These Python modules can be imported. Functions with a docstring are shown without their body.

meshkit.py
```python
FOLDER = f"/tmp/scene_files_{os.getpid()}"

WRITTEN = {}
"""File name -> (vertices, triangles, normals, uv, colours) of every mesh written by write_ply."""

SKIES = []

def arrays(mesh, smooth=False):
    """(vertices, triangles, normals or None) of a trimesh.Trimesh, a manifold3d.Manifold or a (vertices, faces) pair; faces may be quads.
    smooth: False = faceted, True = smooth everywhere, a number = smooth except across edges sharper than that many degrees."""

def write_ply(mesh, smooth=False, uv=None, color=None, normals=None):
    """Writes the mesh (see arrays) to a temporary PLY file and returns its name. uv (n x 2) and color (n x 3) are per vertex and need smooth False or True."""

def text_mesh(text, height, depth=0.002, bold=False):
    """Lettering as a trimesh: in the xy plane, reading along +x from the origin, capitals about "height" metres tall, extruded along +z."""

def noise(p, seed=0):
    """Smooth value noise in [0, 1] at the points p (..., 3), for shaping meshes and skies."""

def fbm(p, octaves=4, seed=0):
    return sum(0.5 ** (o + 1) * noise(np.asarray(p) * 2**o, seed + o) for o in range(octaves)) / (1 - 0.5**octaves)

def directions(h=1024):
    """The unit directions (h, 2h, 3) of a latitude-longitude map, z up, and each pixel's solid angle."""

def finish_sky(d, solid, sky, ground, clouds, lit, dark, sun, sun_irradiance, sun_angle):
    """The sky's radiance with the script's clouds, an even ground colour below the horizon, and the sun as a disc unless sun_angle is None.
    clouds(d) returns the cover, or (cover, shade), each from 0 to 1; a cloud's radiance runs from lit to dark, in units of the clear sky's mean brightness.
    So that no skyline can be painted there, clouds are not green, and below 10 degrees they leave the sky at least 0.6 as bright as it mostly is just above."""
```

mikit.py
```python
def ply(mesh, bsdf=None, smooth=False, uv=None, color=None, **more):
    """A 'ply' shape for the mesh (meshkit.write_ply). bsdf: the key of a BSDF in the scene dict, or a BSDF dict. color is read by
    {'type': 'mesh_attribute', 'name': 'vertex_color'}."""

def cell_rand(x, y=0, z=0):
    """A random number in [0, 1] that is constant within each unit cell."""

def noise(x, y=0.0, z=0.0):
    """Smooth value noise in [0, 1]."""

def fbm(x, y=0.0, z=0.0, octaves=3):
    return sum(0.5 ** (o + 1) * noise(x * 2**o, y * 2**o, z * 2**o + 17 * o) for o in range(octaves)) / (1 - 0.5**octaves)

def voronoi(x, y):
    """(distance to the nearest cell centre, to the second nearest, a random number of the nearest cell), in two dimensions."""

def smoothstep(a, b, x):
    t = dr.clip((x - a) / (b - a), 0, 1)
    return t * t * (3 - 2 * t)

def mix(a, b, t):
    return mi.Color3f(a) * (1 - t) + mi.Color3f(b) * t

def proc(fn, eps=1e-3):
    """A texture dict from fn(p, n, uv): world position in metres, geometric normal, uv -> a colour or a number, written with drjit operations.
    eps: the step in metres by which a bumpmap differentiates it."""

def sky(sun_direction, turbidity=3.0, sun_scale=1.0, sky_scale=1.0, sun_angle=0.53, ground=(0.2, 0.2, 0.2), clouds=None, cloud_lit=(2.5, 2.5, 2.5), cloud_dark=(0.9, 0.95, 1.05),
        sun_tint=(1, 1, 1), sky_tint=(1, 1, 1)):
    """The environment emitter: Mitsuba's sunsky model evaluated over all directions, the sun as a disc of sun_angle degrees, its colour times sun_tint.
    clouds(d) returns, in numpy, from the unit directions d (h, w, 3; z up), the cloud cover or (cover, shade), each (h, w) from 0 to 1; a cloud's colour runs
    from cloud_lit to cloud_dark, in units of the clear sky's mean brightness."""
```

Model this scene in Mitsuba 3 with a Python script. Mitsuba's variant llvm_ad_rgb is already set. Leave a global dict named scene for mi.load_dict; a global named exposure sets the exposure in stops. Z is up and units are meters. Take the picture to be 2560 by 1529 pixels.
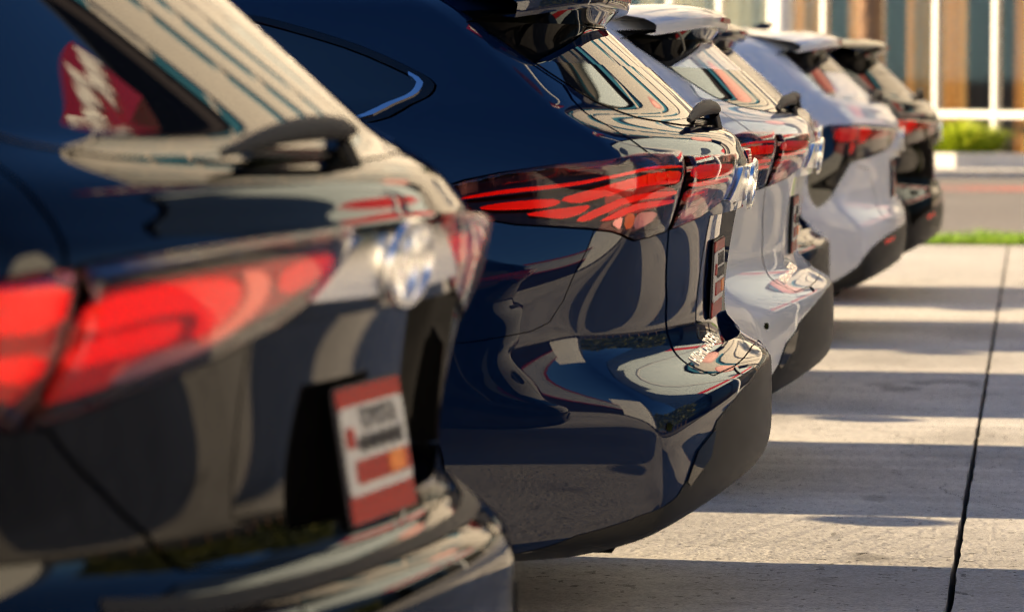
import math, random, numpy as np, trimesh, shapely, mitsuba as mi, mikit, meshkit
import shapely.geometry as sg, shapely.ops as so, manifold3d as m3
from scipy.interpolate import BSpline
from scipy.spatial import cKDTree
import drjit as dr
T = mi.ScalarTransform4f
rng = np.random.default_rng(7); random.seed(7)
scene, labels = {}, {}

# ---------------------------------------------------------------- camera, sky, exposure
CAM = (0, 0, 1.40); YAW, PITCH = math.radians(8.51), math.radians(4.15)
FWD = np.array([-math.sin(YAW)*math.cos(PITCH), math.cos(YAW)*math.cos(PITCH), -math.sin(PITCH)])
scene['camera'] = {'type': 'thinlens', 'fov': 18.72, 'fov_axis': 'x', 'aperture_radius': 0.0145, 'focus_distance': 8.6, 'near_clip': 0.1, 'far_clip': 2000.0,
    'to_world': T().look_at(origin=list(CAM), target=[float(a) for a in np.array(CAM)+FWD], up=[0, 0, 1])}
SUN_EL, SUN_AZ = math.radians(19), math.radians(5)          # the sun stands in front of the cars (-x), a little beyond the row
SUN = [-math.cos(SUN_EL)*math.cos(SUN_AZ), math.cos(SUN_EL)*math.sin(SUN_AZ), math.sin(SUN_EL)]
scene['sky'] = mikit.sky(SUN, turbidity=3, sun_scale=1.0, sky_scale=0.33, sun_tint=(.94, .98, 1.06), sky_tint=(.55, .90, 1.42))
exposure = 3.9

# ---------------------------------------------------------------- materials
def rgb(*c): return {'type': 'rgb', 'value': [float(a) for a in c]}
def two(b): return {'type': 'twosided', 'bsdf': b}
def paint(c, ior=1.5): return two({'type': 'plastic', 'int_ior': ior, 'diffuse_reflectance': rgb(*c), 'nonlinear': True})
def matte(c, a=.3, ior=1.45): return two({'type': 'roughplastic', 'alpha': a, 'int_ior': ior, 'diffuse_reflectance': rgb(*c)})
M = scene
M['paint_black'] = paint((.003, .003, .0035), 1.46)
M['paint_navy'] = paint((.004, .017, .066), 1.58)
M['paint_silver'] = paint((.74, .74, .74))
M['paint_white'] = paint((.82, .82, .83))
M['black_glass'] = paint((.004, .005, .006), 1.8)
M['privacy_glass'] = paint((.003, .004, .004), 1.42)
M['black_gloss'] = paint((.005, .005, .006))
M['black_plastic'] = two({'type': 'bumpmap', 'arbitrary': {**mikit.proc(lambda p, n, uv: .0006*mikit.noise(p.x*420, p.y*420, p.z*420))}, 'scale': 1.0, 'bsdf': {'type': 'roughplastic', 'alpha': .30, 'int_ior': 1.33, 'diffuse_reflectance': mikit.proc(lambda p, n, uv: mi.Color3f(.0135, .013, .012)*(.7+.9*mikit.fbm(p.x*5, p.y*5, p.z*9, 3)))}})
M['rubber'] = matte((.012, .012, .012), .5, 1.3)
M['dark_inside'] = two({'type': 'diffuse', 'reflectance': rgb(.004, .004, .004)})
M['chrome'] = two({'type': 'roughconductor', 'material': 'Cr', 'alpha': .04, 'specular_reflectance': rgb(1, 1, 1)})
M['satin_chrome'] = two({'type': 'roughconductor', 'material': 'Ag', 'alpha': .10, 'specular_reflectance': rgb(1, 1, 1)})
M['alloy'] = two({'type': 'roughconductor', 'material': 'Al', 'alpha': .2, 'specular_reflectance': rgb(.75, .75, .75)})
M['lamp_lens'] = {'type': 'thindielectric', 'int_ior': 1.36, 'specular_transmittance': rgb(1, .62, .60)}
M['lamp_red'] = matte((.90, .010, .004), .12)
M['lamp_deep_red'] = matte((.30, .008, .008), .15)
M['lamp_bright_red'] = matte((.93, .013, .005), .12)
M['lamp_guide'] = matte((.92, .50, .38), .15)
M['lamp_clear'] = two({'type': 'roughconductor', 'material': 'Al', 'alpha': .12, 'specular_reflectance': rgb(.8, .8, .8)})
M['lamp_amber'] = matte((.55, .22, .04), .15)
M['plate_white'] = matte((.48, .47, .46), .2)
M['plate_red'] = matte((.30, .022, .015), .25)
M['plate_orange'] = matte((.70, .22, .05), .25)
M['plate_dark'] = matte((.03, .03, .035), .25)

# ---------------------------------------------------------------- helpers
def key_for(name):
    if not any(k == name or k.startswith(name+'__') for k in scene): return name
    i = 1
    while any(k == f'{name}_{i:03d}' or k.startswith(f'{name}_{i:03d}__') for k in scene): i += 1
    return f'{name}_{i:03d}'
def thing(name, label, cat, group=None):
    k = key_for(name)
    labels[k] = {'label': label, 'category': cat}
    if group: labels[k]['group'] = group
    return k
def put(name, shape, parent=None, label=None, kind=None, to_world=None):
    k = key_for((parent+'__' if parent else '')+name)
    scene[k] = dict(shape) if to_world is None else {**shape, 'to_world': to_world}
    if label or kind:
        labels[k] = {}
        if label: labels[k]['label'] = label
        if kind: labels[k]['kind'] = kind
    return k
def cat_m(ms): return trimesh.util.concatenate([trimesh.Trimesh(*m, process=False) if isinstance(m, tuple) else m for m in ms])
def box(lo, hi):
    lo, hi = np.array(lo, float), np.array(hi, float)
    m = trimesh.creation.box(extents=hi-lo); m.apply_translation((lo+hi)/2); return m
def cyl(r, a, b, n=24, r2=None):
    a, b = np.array(a, float), np.array(b, float); L = np.linalg.norm(b-a)
    z = (b-a)/L; x = np.cross(z, [0, 0, 1] if abs(z[2]) < .9 else [1, 0, 0]); x /= np.linalg.norm(x); y = np.cross(z, x)
    r2 = r if r2 is None else r2
    t = np.arange(n)*2*math.pi/n; ring = np.cos(t)[:, None]*x+np.sin(t)[:, None]*y
    v = np.vstack([a+ring*r, b+ring*r2, [a], [b]]); f = []
    for i in range(n):
        j = (i+1) % n
        f += [[i, j, n+j], [i, n+j, n+i], [2*n, j, i], [2*n+1, n+i, n+j]]
    return trimesh.Trimesh(v, f, process=False)
def loft(rings, close=True, caps=True):
    """rings (k, n, 3) of equal length -> tube mesh"""
    R = np.array(rings, float); k, n = R.shape[:2]; f = []
    for i in range(k-1):
        for j in range(n if close else n-1):
            a, b = i*n+j, i*n+(j+1) % n
            f += [[a, b, b+n], [a, b+n, a+n]]
    v = R.reshape(-1, 3)
    if caps:
        v = np.vstack([v, R[0].mean(0), R[-1].mean(0)]); c0, c1 = k*n, k*n+1
        for j in range(n):
            f += [[c0, (j+1) % n, j], [c1, (k-1)*n+j, (k-1)*n+(j+1) % n]]
    return trimesh.Trimesh(v, f, process=False)
def nply(v, f, n, bsdf):
    path = meshkit.write_ply((v, f), False, normals=n)
    return {'type': 'ply', 'filename': path, 'face_normals': False, 'bsdf': {'type': 'ref', 'id': bsdf}}

# ---------------------------------------------------------------- lofted car body surface
#SURF-BEGIN
def bspline_basis(n, t):
    k = np.concatenate([[0]*3, np.arange(n-2), [n-3]*3]).astype(float)
    t = np.clip(np.asarray(t, float), 0, n-3-1e-9)
    return BSpline.design_matrix(t, k, 3).toarray(), BSpline(k, np.eye(n), 3).derivative()(t)
class Surf:
    """body shell: rows of control points from the sill to the roof; columns from the front, along the near side, the rear, the far side, back to the front"""
    def __init__(self, rows):
        net = []
        for (xc, zc, xk, yk, zk, ys, zs, ym, zm, xf, yf, zf) in rows:
            half = []
            for q in (0, .36, .68, .915):
                b = q**2.3
                half.append((xc-(xc-xk)*b*.97, yk*q, zc+(zk-zc)*b))
            half += [(xk, yk*.985, zk), (xk-.018, yk*1.003, zk)]
            for dx, a, c in ((.10, .34, .15), (.36, .80, .70), (.82, 1., 1.)):
                half.append((xk-dx, yk+(ys-yk)*a, zk+(zs-zk)*c))
            x7, xF = xk-.82, xf+.3
            for a in (.25, .5, .75, 1):
                b = min(1, a*1.6)
                half.append((x7+(xF-x7)*a, ys+(ym-ys)*b if a < 1 else yf*1.06, zs+(zm-zs)*b if a < 1 else zf))
            half += [(xf+.12, yf*.9, zf), (xf+.02, yf*.5, zf), (xf, 0, zf)]
            h = np.array(half)
            net.append(np.vstack([(h*[1, -1, 1])[::-1], h[1:]]))
        self.net = np.array(net)
        self.nr, self.nc = self.net.shape[:2]
        self.S, self.V = self.nc-3, self.nr-3
        self.sc = self.S/2
    def at(self, s, v, off=0):
        s, v = np.asarray(s, float).ravel(), np.asarray(v, float).ravel()
        out_p, out_n = [], []
        for i in range(0, len(s), 4000):
            B, dB = bspline_basis(self.nc, s[i:i+4000]); A, dA = bspline_basis(self.nr, v[i:i+4000])
            ev = lambda a, b: np.einsum('pjk,pj->pk', np.tensordot(a, self.net, (1, 0)), b)
            p, ds, dv = ev(A, B), ev(A, dB), ev(dA, B)
            n = np.cross(ds, dv); n /= np.linalg.norm(n, axis=1, keepdims=True)+1e-12
            out_p.append(p+n*off); out_n.append(n)
        return np.vstack(out_p), np.vstack(out_n)
    def grid(self, s, v):
        B, dB = bspline_basis(self.nc, s); A, dA = bspline_basis(self.nr, v)
        f = lambda a, b: np.einsum('pi,ijk,qj->pqk', a, self.net, b, optimize=True)
        return f(A, B), f(dA, B), f(A, dB)
ROWS_A = [
 (-0.3,0.34,-0.42,0.8,0.26,0.84,0.22,0.84,0.2,-4.7,0.7,0.25),
 (-0.04,0.385,-0.23,0.85,0.305,0.915,0.235,0.915,0.22,-4.9,0.8,0.22),
 (0,0.435,-0.185,0.872,0.36,0.922,0.285,0.922,0.3,-4.93,0.82,0.35),
 (0,0.54,-0.19,0.885,0.45,0.938,0.37,0.938,0.42,-4.94,0.83,0.45),
 (0,0.645,-0.195,0.893,0.55,0.95,0.46,0.95,0.52,-4.95,0.83,0.55),
 (-0.004,0.693,-0.205,0.9,0.645,0.96,0.56,0.96,0.62,-4.95,0.83,0.65),
 (-0.085,0.715,-0.395,0.905,0.735,0.968,0.68,0.962,0.72,-4.94,0.83,0.72),
 (-0.1,0.8,-0.39,0.9,0.83,0.97,0.8,0.96,0.8,-4.93,0.82,0.8),
 (-0.095,0.94,-0.325,0.895,0.95,0.962,0.92,0.955,0.9,-4.92,0.8,0.88),
 (-0.085,1.05,-0.27,0.878,1.03,0.942,1.03,0.937,0.99,-4.9,0.78,0.95),
 (-0.066,1.115,-0.264,0.866,1.12,0.92,1.12,0.915,1.07,-4.8,0.74,1.02),
 (-0.06,1.185,-0.262,0.852,1.19,0.9,1.19,0.895,1.13,-4.4,0.68,1.09),
 (-0.076,1.212,-0.3,0.838,1.218,0.888,1.235,0.867,1.18,-3.95,0.65,1.14),
 (-0.09,1.262,-0.352,0.822,1.27,0.866,1.29,0.86,1.22,-3.85,0.64,1.165),
 (-0.172,1.29,-0.46,0.786,1.33,0.838,1.352,0.845,1.29,-3.66,0.635,1.23),
 (-0.207,1.322,-0.489,0.776,1.356,0.832,1.374,0.838,1.325,-3.6,0.63,1.265),
 (-0.3,1.41,-0.58,0.74,1.43,0.805,1.455,0.8,1.4,-3.4,0.62,1.36),
 (-0.46,1.555,-0.73,0.7,1.555,0.765,1.575,0.765,1.56,-3.05,0.6,1.53),
 (-0.56,1.645,-0.86,0.65,1.635,0.7,1.655,0.7,1.66,-2.8,0.56,1.645),
 (-0.85,1.695,-1.05,0.45,1.69,0.48,1.7,0.48,1.72,-2.6,0.4,1.69),
 (-1.1,1.71,-1.12,0,1.71,0,1.72,0,1.735,-2.5,0,1.7),
]
#SURF-END
CENTER_S = 14.0
def mir(p): return [(2*CENTER_S-s, v) for s, v in p][::-1]
def sym(p): return sg.Polygon(list(p)+mir(p)).buffer(0)
def smooth_poly(p, n=1):
    p = np.array(p, float)
    for _ in range(n):
        q = np.roll(p, -1, 0); p = np.stack([.75*p+.25*q, .25*p+.75*q], 1).reshape(-1, 2)
    return p
def steps_s():
    a = [0]
    while a[-1] < 28:
        d = abs(a[-1]-14)
        a.append(a[-1]+(.125 if d < 7.4 else .25 if d < 9 else .5))
    a[-1] = 28; return np.array(a)
STEP_S = steps_s()
def panel(sf, poly, bsdf, off=0.0, dv=.125, skirt=.012, step_s=None):
    """the part of the body surface inside poly (parameter space), off metres proud of it, with a turned-in edge"""
    if isinstance(poly, (list, np.ndarray)): poly = sg.Polygon(poly).buffer(0)
    poly = so.unary_union([p for p in (poly.geoms if hasattr(poly, 'geoms') else [poly]) if p.geom_type == 'Polygon' and p.area > .002])
    S = STEP_S if step_s is None else step_s
    s0, v0, s1, v1 = poly.bounds
    S = S[(S > s0-.6) & (S < s1+.6)]; V = np.arange(math.floor(v0/dv)*dv, v1+dv, dv)
    V = np.clip(V, 0, sf.V)
    pts, faces, index = [], [], {}
    def vid(a, b):
        k = (round(a, 5), round(b, 5))
        if k not in index: index[k] = len(pts); pts.append((a, b))
        return index[k]
    shapely.prepare(poly)
    cells = [(S[i], V[j], S[i+1], V[j+1]) for i in range(len(S)-1) for j in range(len(V)-1) if V[j+1] > V[j]]
    bx = shapely.box(*np.array(cells).T)
    inside = shapely.contains_properly(poly, bx); touch = shapely.intersects(poly, bx)
    for c, b, i, t in zip(cells, bx, inside, touch):
        if i:
            q = [vid(c[0], c[1]), vid(c[2], c[1]), vid(c[2], c[3]), vid(c[0], c[3])]
            faces += [[q[0], q[1], q[2]], [q[0], q[2], q[3]]]
        elif t:
            g = poly.intersection(b)
            for h in (g.geoms if hasattr(g, 'geoms') else [g]):
                if h.geom_type != 'Polygon' or h.area < 1e-7: continue
                h = sg.polygon.orient(h)
                rings = [np.array(h.exterior.coords)[:-1]]+[np.array(r.coords)[:-1] for r in h.interiors]
                allp = np.vstack(rings)
                for t3 in m3.triangulate([r for r in rings]):
                    faces.append([vid(*allp[k]) for k in t3])
    pts = np.array(pts)
    def place(q, normals=True):
        if not callable(off): return sf.at(q[:, 0], q[:, 1], off)
        f = lambda a, b: (lambda pn, o: pn[0]+pn[1]*o[:, None])(sf.at(a, b), off(a, b))
        p = f(q[:, 0], q[:, 1]); e = .015
        n = np.cross(f(q[:, 0]+e, q[:, 1])-f(q[:, 0]-e, q[:, 1]), f(q[:, 0], q[:, 1]+e)-f(q[:, 0], q[:, 1]-e))
        return p, n/(np.linalg.norm(n, axis=1, keepdims=True)+1e-12)
    P, N = place(pts)
    F = np.array(faces)
    if skirt:
        vs, ns, fs, base = [P], [N], [F], len(P)
        for pl in (poly.geoms if hasattr(poly, 'geoms') else [poly]):
            for ring in [pl.exterior, *pl.interiors]:
                r = np.array(ring.segmentize(.12).coords)
                a, n = place(r)
                tg = np.gradient(a, axis=0); tg /= np.linalg.norm(tg, axis=1, keepdims=True)+1e-9
                side = np.cross(tg, n)
                if not ring.is_ccw: side = side
                vs += [a, a-n*skirt]; ns += [side, side]
                k = np.arange(len(a)-1)
                fs.append(np.vstack([np.stack([base+k, base+k+len(a), base+k+1], 1), np.stack([base+k+1, base+k+len(a), base+k+1+len(a)], 1)]))
                base += 2*len(a)
        P, N, F = np.vstack(vs), np.vstack(ns), np.vstack(fs)
    return nply(P, F, N, bsdf)
def shell(sf, off, bsdf, poly=None):
    S, V = np.linspace(0, 28, 85), np.linspace(0, sf.V, 49)
    P, dv, ds = sf.grid(S, V); N = np.cross(ds, dv); N /= np.linalg.norm(N, axis=-1, keepdims=True)+1e-9
    P = P+N*off; n, m = P.shape[:2]
    f = [[i*m+j, i*m+j+1, (i+1)*m+j+1] for i in range(n-1) for j in range(m-1)]+[[i*m+j, (i+1)*m+j+1, (i+1)*m+j] for i in range(n-1) for j in range(m-1)]
    if poly is not None:
        hole = np.array([[s, v] for v in V for s in S]); c = hole[np.array(f)].mean(1)
        keep = ~shapely.contains_xy(poly, c[:, 0], c[:, 1]); f = np.array(f)[keep]
    return nply(P.reshape(-1, 3), np.array(f), N.reshape(-1, 3), bsdf)
def find_sv(sf, pts, side='near'):
    """nearest surface parameters of points (x, z) on the near side"""
    S, V = np.arange(2, 13, .04), np.arange(0, sf.V-.5, .04)
    P, _, _ = sf.grid(S, V); P = P.reshape(-1, 3)
    t = cKDTree(P[:, [0, 2]]); _, i = t.query(np.array(pts, float))
    return [(S[k % len(S)], V[k//len(S)]) for k in i]


# ---------------------------------------------------------------- cars
def tri_ply(mesh, bsdf, smooth=30): return mikit.ply(mesh, bsdf, smooth=smooth)
def frame_at(sf, s, v, off=0):
    """point, normal, rearward-looking right (+y) and up axes on the surface"""
    P, N = sf.at([s], [v], off); p, n = P[0], N[0]
    r = np.array([0, 1., 0]); r -= n*(r@n); r /= np.linalg.norm(r); u = np.cross(n, r)
    return p, n, r, u
def place_mesh(mesh, p, r, u, n):
    m = mesh.copy(); Mx = np.eye(4); Mx[:3, 0], Mx[:3, 1], Mx[:3, 2], Mx[:3, 3] = r, u, n, p
    m.apply_transform(Mx); return m
def oval_ring(rx, ry, w, d=.006, n=48):
    t = np.arange(n)*2*math.pi/n; c, s_ = np.cos(t), np.sin(t)
    prof = [(-1, -.6), (-.55, .8), (0, 1.), (.55, .8), (1, -.6)]
    rings = np.stack([np.stack([c*(rx+a*w), s_*(ry+a*w), np.full(n, b*d)], 1) for a, b in prof])
    return loft(rings, caps=False)
def emblem_mesh(h):
    a = oval_ring(h*.70, h*.47, h*.055); b = oval_ring(h*.22, h*.42, h*.045); c = oval_ring(h*.45, h*.16, h*.045)
    c.apply_translation([0, h*.27, 0]); b.apply_translation([0, h*.02, 0]); return cat_m([a, b, c])
def rounded_plate(w, h, r, d):
    p = sg.box(-w/2+r, -h/2+r, w/2-r, h/2-r).buffer(r, quad_segs=4)
    return trimesh.creation.extrude_polygon(p, d, engine='earcut')

def spoiler_mesh(sf, reach=-.39, tipz=1.605, v0=17.15, v1=15.95):
    ss = np.linspace(10.12, 17.88, 49); top_r, low_r = [], []
    n_ = len(ss); top, _ = sf.at(ss, np.full(n_, v0), .004); mid, _ = sf.at(ss, np.full(n_, 16.5)); low, _ = sf.at(ss, np.full(n_, v1), -.004)
    for a, m_, b in zip(top, mid, low):
        y = m_[1]; q = min(1, abs(y)/.72)
        tip = np.array([reach-.08*q**2-.27*q**8, y, tipz-.010*q**2-.055*q**6])
        t2 = tip+[-.010, 0, -.046+.006*q**4]
        c1 = a*.5+tip*.5+[0, 0, .024*(1-q**4)]; c2 = b*.45+t2*.55+[0, 0, .012]
        top_r.append([a, a*.75+c1*.25+[0, 0, .006], c1, tip*.72+c1*.28+[0, 0, .006], tip+[-.014, 0, .001], tip+[-.002, 0, -.008], t2+[.004, 0, .010], t2, t2+[-.03, 0, .004]])
        low_r.append([t2+[-.026, 0, .002], c2, b])
    return loft(np.array(top_r), close=False, caps=False), loft(np.array(low_r), close=False, caps=False)

def wiper_mesh(sf):
    p0 = sf.at([13.0], [12.95], .012)[0][0]; p1 = sf.at([14.05], [12.80], .030)[0][0]
    p0 = np.array([p0[0]+.01, -.40, p0[2]-.004]); rings = []
    for t in np.linspace(0, 1, 14):
        c = p0+(p1-p0)*t+np.array([.0, 0, .022*math.sin(t*math.pi*.75)])
        w = .007+.016*math.sin(min(1, t*1.1)*math.pi*.55); h = .005+.010*math.sin(min(1, t*1.05)*math.pi*.52)
        if t > .9: w *= 1-(t-.9)*5; h *= 1-(t-.9)*5
        a = np.arange(14)*2*math.pi/14
        rings.append(c+np.outer(np.cos(a)*w, [.75, 0, -.66])+np.outer(np.sin(a)*h, [.66, 0, .75]))
    cap = loft(rings)
    base = sf.at([14.05], [12.6], -.01)[0][0]
    stub = cat_m([cyl(.020, base, p1+[-.01, -.04, 0], 14), cyl(.010, p0+[0, .08, .0], p1+[-.02, -.06, -.02], 10)])
    return cap, stub
def wheel_meshes(r=.37, w=.235):
    prof = [(.62*r, -w/2+.01), (.70*r, -w/2), (.9*r, -w/2), (.97*r, -w/2+.02), (r, -w/2+.05), (r, w/2-.05), (.97*r, w/2-.02), (.9*r, w/2), (.7*r, w/2), (.62*r, w/2-.01)]
    t = np.arange(48)*2*math.pi/48
    ring = lambda rr, yy: np.stack([np.cos(t)*rr, np.full(48, yy), np.sin(t)*rr], 1)
    tyre = loft([ring(a, b) for a, b in prof], caps=False)
    rim = [loft([ring(a*r, b) for a, b in ((.66, -w/2+.005), (.64, -w/2-.004), (.60, -w/2+.01), (.57, -w/2+.05), (.57, w/2-.02))], caps=False)]
    for k in range(5):
        a = k*2*math.pi/5
        for da in (-.16, .16):
            d0 = np.array([math.cos(a+da*.4), 0, math.sin(a+da*.4)]); d1 = np.array([math.cos(a+da), 0, math.sin(a+da)])
            rim.append(cyl(.022, d0*.05+[0, -w/2+.05, 0], d1*.60*r+[0, -w/2+.02, 0], 8, .017))
    rim.append(cyl(.06, [0, -w/2+.07, 0], [0, -w/2+.03, 0], 20))
    disc = cyl(.45*r, [0, .0, 0], [0, .02, 0], 28)
    return tyre, cat_m(rim), disc

def circle_sv(sf, cx_, cz_, r, n=40):
    a = np.arange(n)*2*math.pi/n
    return [(cx_+r*math.cos(t), cz_+r*math.sin(t)) for t in a]
def arch_poly(sf, cx_, r):
    S, V = np.arange(1.5, 11, .05), np.arange(0, 9, .05)
    P, _, _ = sf.grid(S, V); h = np.hypot(P[..., 0]-cx_, P[..., 2]-.37)
    # boundary: for each s the highest v inside the circle
    top = [(s, V[np.where(h[:, i] < r)[0].max()]) for i, s in enumerate(S) if (h[:, i] < r).any()]
    top = np.array(top); k = np.ones(5)/5
    if len(top) > 9: top[2:-2, 1] = np.convolve(top[:, 1], k, 'same')[2:-2]
    return sg.Polygon([(top[0][0], -1)]+[tuple(p) for p in top]+[(top[-1][0], -1)]).buffer(0)
def both(poly):
    from shapely import affinity
    return so.unary_union([poly, affinity.affine_transform(poly, [-1, 0, 0, 1, 28, 0])])
def mirrored(poly):
    from shapely import affinity
    return affinity.affine_transform(poly, [-1, 0, 0, 1, 28, 0])

def build_car(spec):
    """list of (path, shape, bsdf) for one car in its own coordinates; bsdf 'PAINT' is filled in per car"""
    sf = Surf(spec['rows']); out = []
    W = sg.box(0, 0, 28, sf.V-.02); g = .045
    def add(path, poly, bsdf, **k): out.append((path, panel(sf, poly, 'PAINT' if bsdf == 'PAINT' else bsdf, **k), bsdf))
    def addm(path, mesh, bsdf, smooth=30): out.append((path, tri_ply(mesh, None, smooth), bsdf))
    gate = sym(spec['gate']); lamp = sg.Polygon(spec['lamp']).buffer(0); lamps = both(lamp)
    lampin = sg.Polygon(spec['lampin']).buffer(0) if spec.get('lampin') else sg.Polygon(); lampsin = both(lampin)
    glass = sym(spec['glass']); trim = sg.Polygon(spec['trim']).buffer(0); trims = both(trim)
    bzone = sym(spec['bump']+[(6.7, 5.6), (6.7, -1), (14, -1)]); czone = sym([(14, -1), (6.7, -1)]+spec['clad'])
    archR, archF = arch_poly(sf, -1.26, .43), arch_poly(sf, -3.92, .43)
    arches = both(so.unary_union([archR, archF]))
    rimR, rimF = arch_poly(sf, -1.26, .49), arch_poly(sf, -3.92, .49)
    rims = both(so.unary_union([rimR, rimF]))
    sill = both(sg.box(2.6, -1, 6.8, .75))
    qwin = sg.Polygon(smooth_poly(spec['qwin'])).buffer(0)
    doors = [sg.Polygon(smooth_poly(p)).buffer(0) for p in spec['doorglass']]
    qall = both(so.unary_union([qwin.buffer(.17)]+[d.buffer(.10) for d in doors]))
    wind = both(sg.Polygon([(-.1, 14.1), (1.55, 14.2), (1.45, 16.3), (-.1, 16.4)]).intersection(W))
    head = both(sg.Polygon([(1.15, 8.2), (2.7, 8.6), (2.9, 9.0), (1.9, 9.1), (1.1, 8.9)]))
    grille = both(sg.box(0, 2.2, 1.0, 7.6))
    recess = sym(spec['recess']) if spec.get('recess') else sg.Polygon()
    wedge = both(sg.Polygon(spec['wedge'])) if spec.get('wedge') else sg.Polygon()
    # painted panels
    body = W.difference(so.unary_union([gate.buffer(g*1.7), lamps.buffer(g*.8), bzone.buffer(g*.5), arches, rims, sill, qall, wind, head, grille, trims.buffer(.01), wedge]))
    body = so.unary_union([p for p in (body.geoms if hasattr(body, 'geoms') else [body]) if p.area > .05])
    add('body', body, 'PAINT')
    lg = gate.difference(so.unary_union([lamps.buffer(g), lampsin.buffer(g*.8), glass.buffer(.02), trims.buffer(.02), recess, wedge, czone]))
    lg = so.unary_union([p for p in (lg.geoms if hasattr(lg, 'geoms') else [lg]) if p.area > .05])
    add('liftgate', lg, 'PAINT')
    bp = bzone.intersection(W).difference(so.unary_union([gate.buffer(g), lamps.buffer(g), czone, arches, rims, wedge]))
    bp = so.unary_union([p for p in (bp.geoms if hasattr(bp, 'geoms') else [bp]) if p.area > .05])
    add('rear_bumper', bp, 'PAINT')
    add('bumper_cladding', czone.intersection(W).difference(so.unary_union([arches, rims])).difference(sg.box(0, -1, 6.7, 9)).difference(sg.box(21.3, -1, 28, 9)), 'black_plastic', off=.003)
    add('sill_cladding', sill.intersection(W).difference(so.unary_union([arches, rims])), 'black_plastic', off=.003)
    for r_, a_ in ((rimR, archR), (rimF, archF), (mirrored(rimR), mirrored(archR)), (mirrored(rimF), mirrored(archF))):
        add('arch_trim', r_.difference(a_).intersection(W), 'black_plastic', off=.004)
    if spec.get('wedge'):
        add('lamp_surround', sg.Polygon(spec['wedge']).difference(lamps), 'black_gloss', off=.001)
        add('lamp_surround', mirrored(sg.Polygon(spec['wedge'])).difference(lamps), 'black_gloss', off=.001)
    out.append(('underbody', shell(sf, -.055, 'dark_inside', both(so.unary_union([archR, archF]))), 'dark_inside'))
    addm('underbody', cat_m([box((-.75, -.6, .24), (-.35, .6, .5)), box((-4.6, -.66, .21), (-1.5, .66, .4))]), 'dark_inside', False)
    # glazing
    add('liftgate__rear_window', glass, spec.get('glass_mat', 'black_glass'), off=.003, skirt=.01)
    for t in (trim, mirrored(trim)): add('liftgate__side_garnish', t, 'black_gloss', off=.002)
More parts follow.
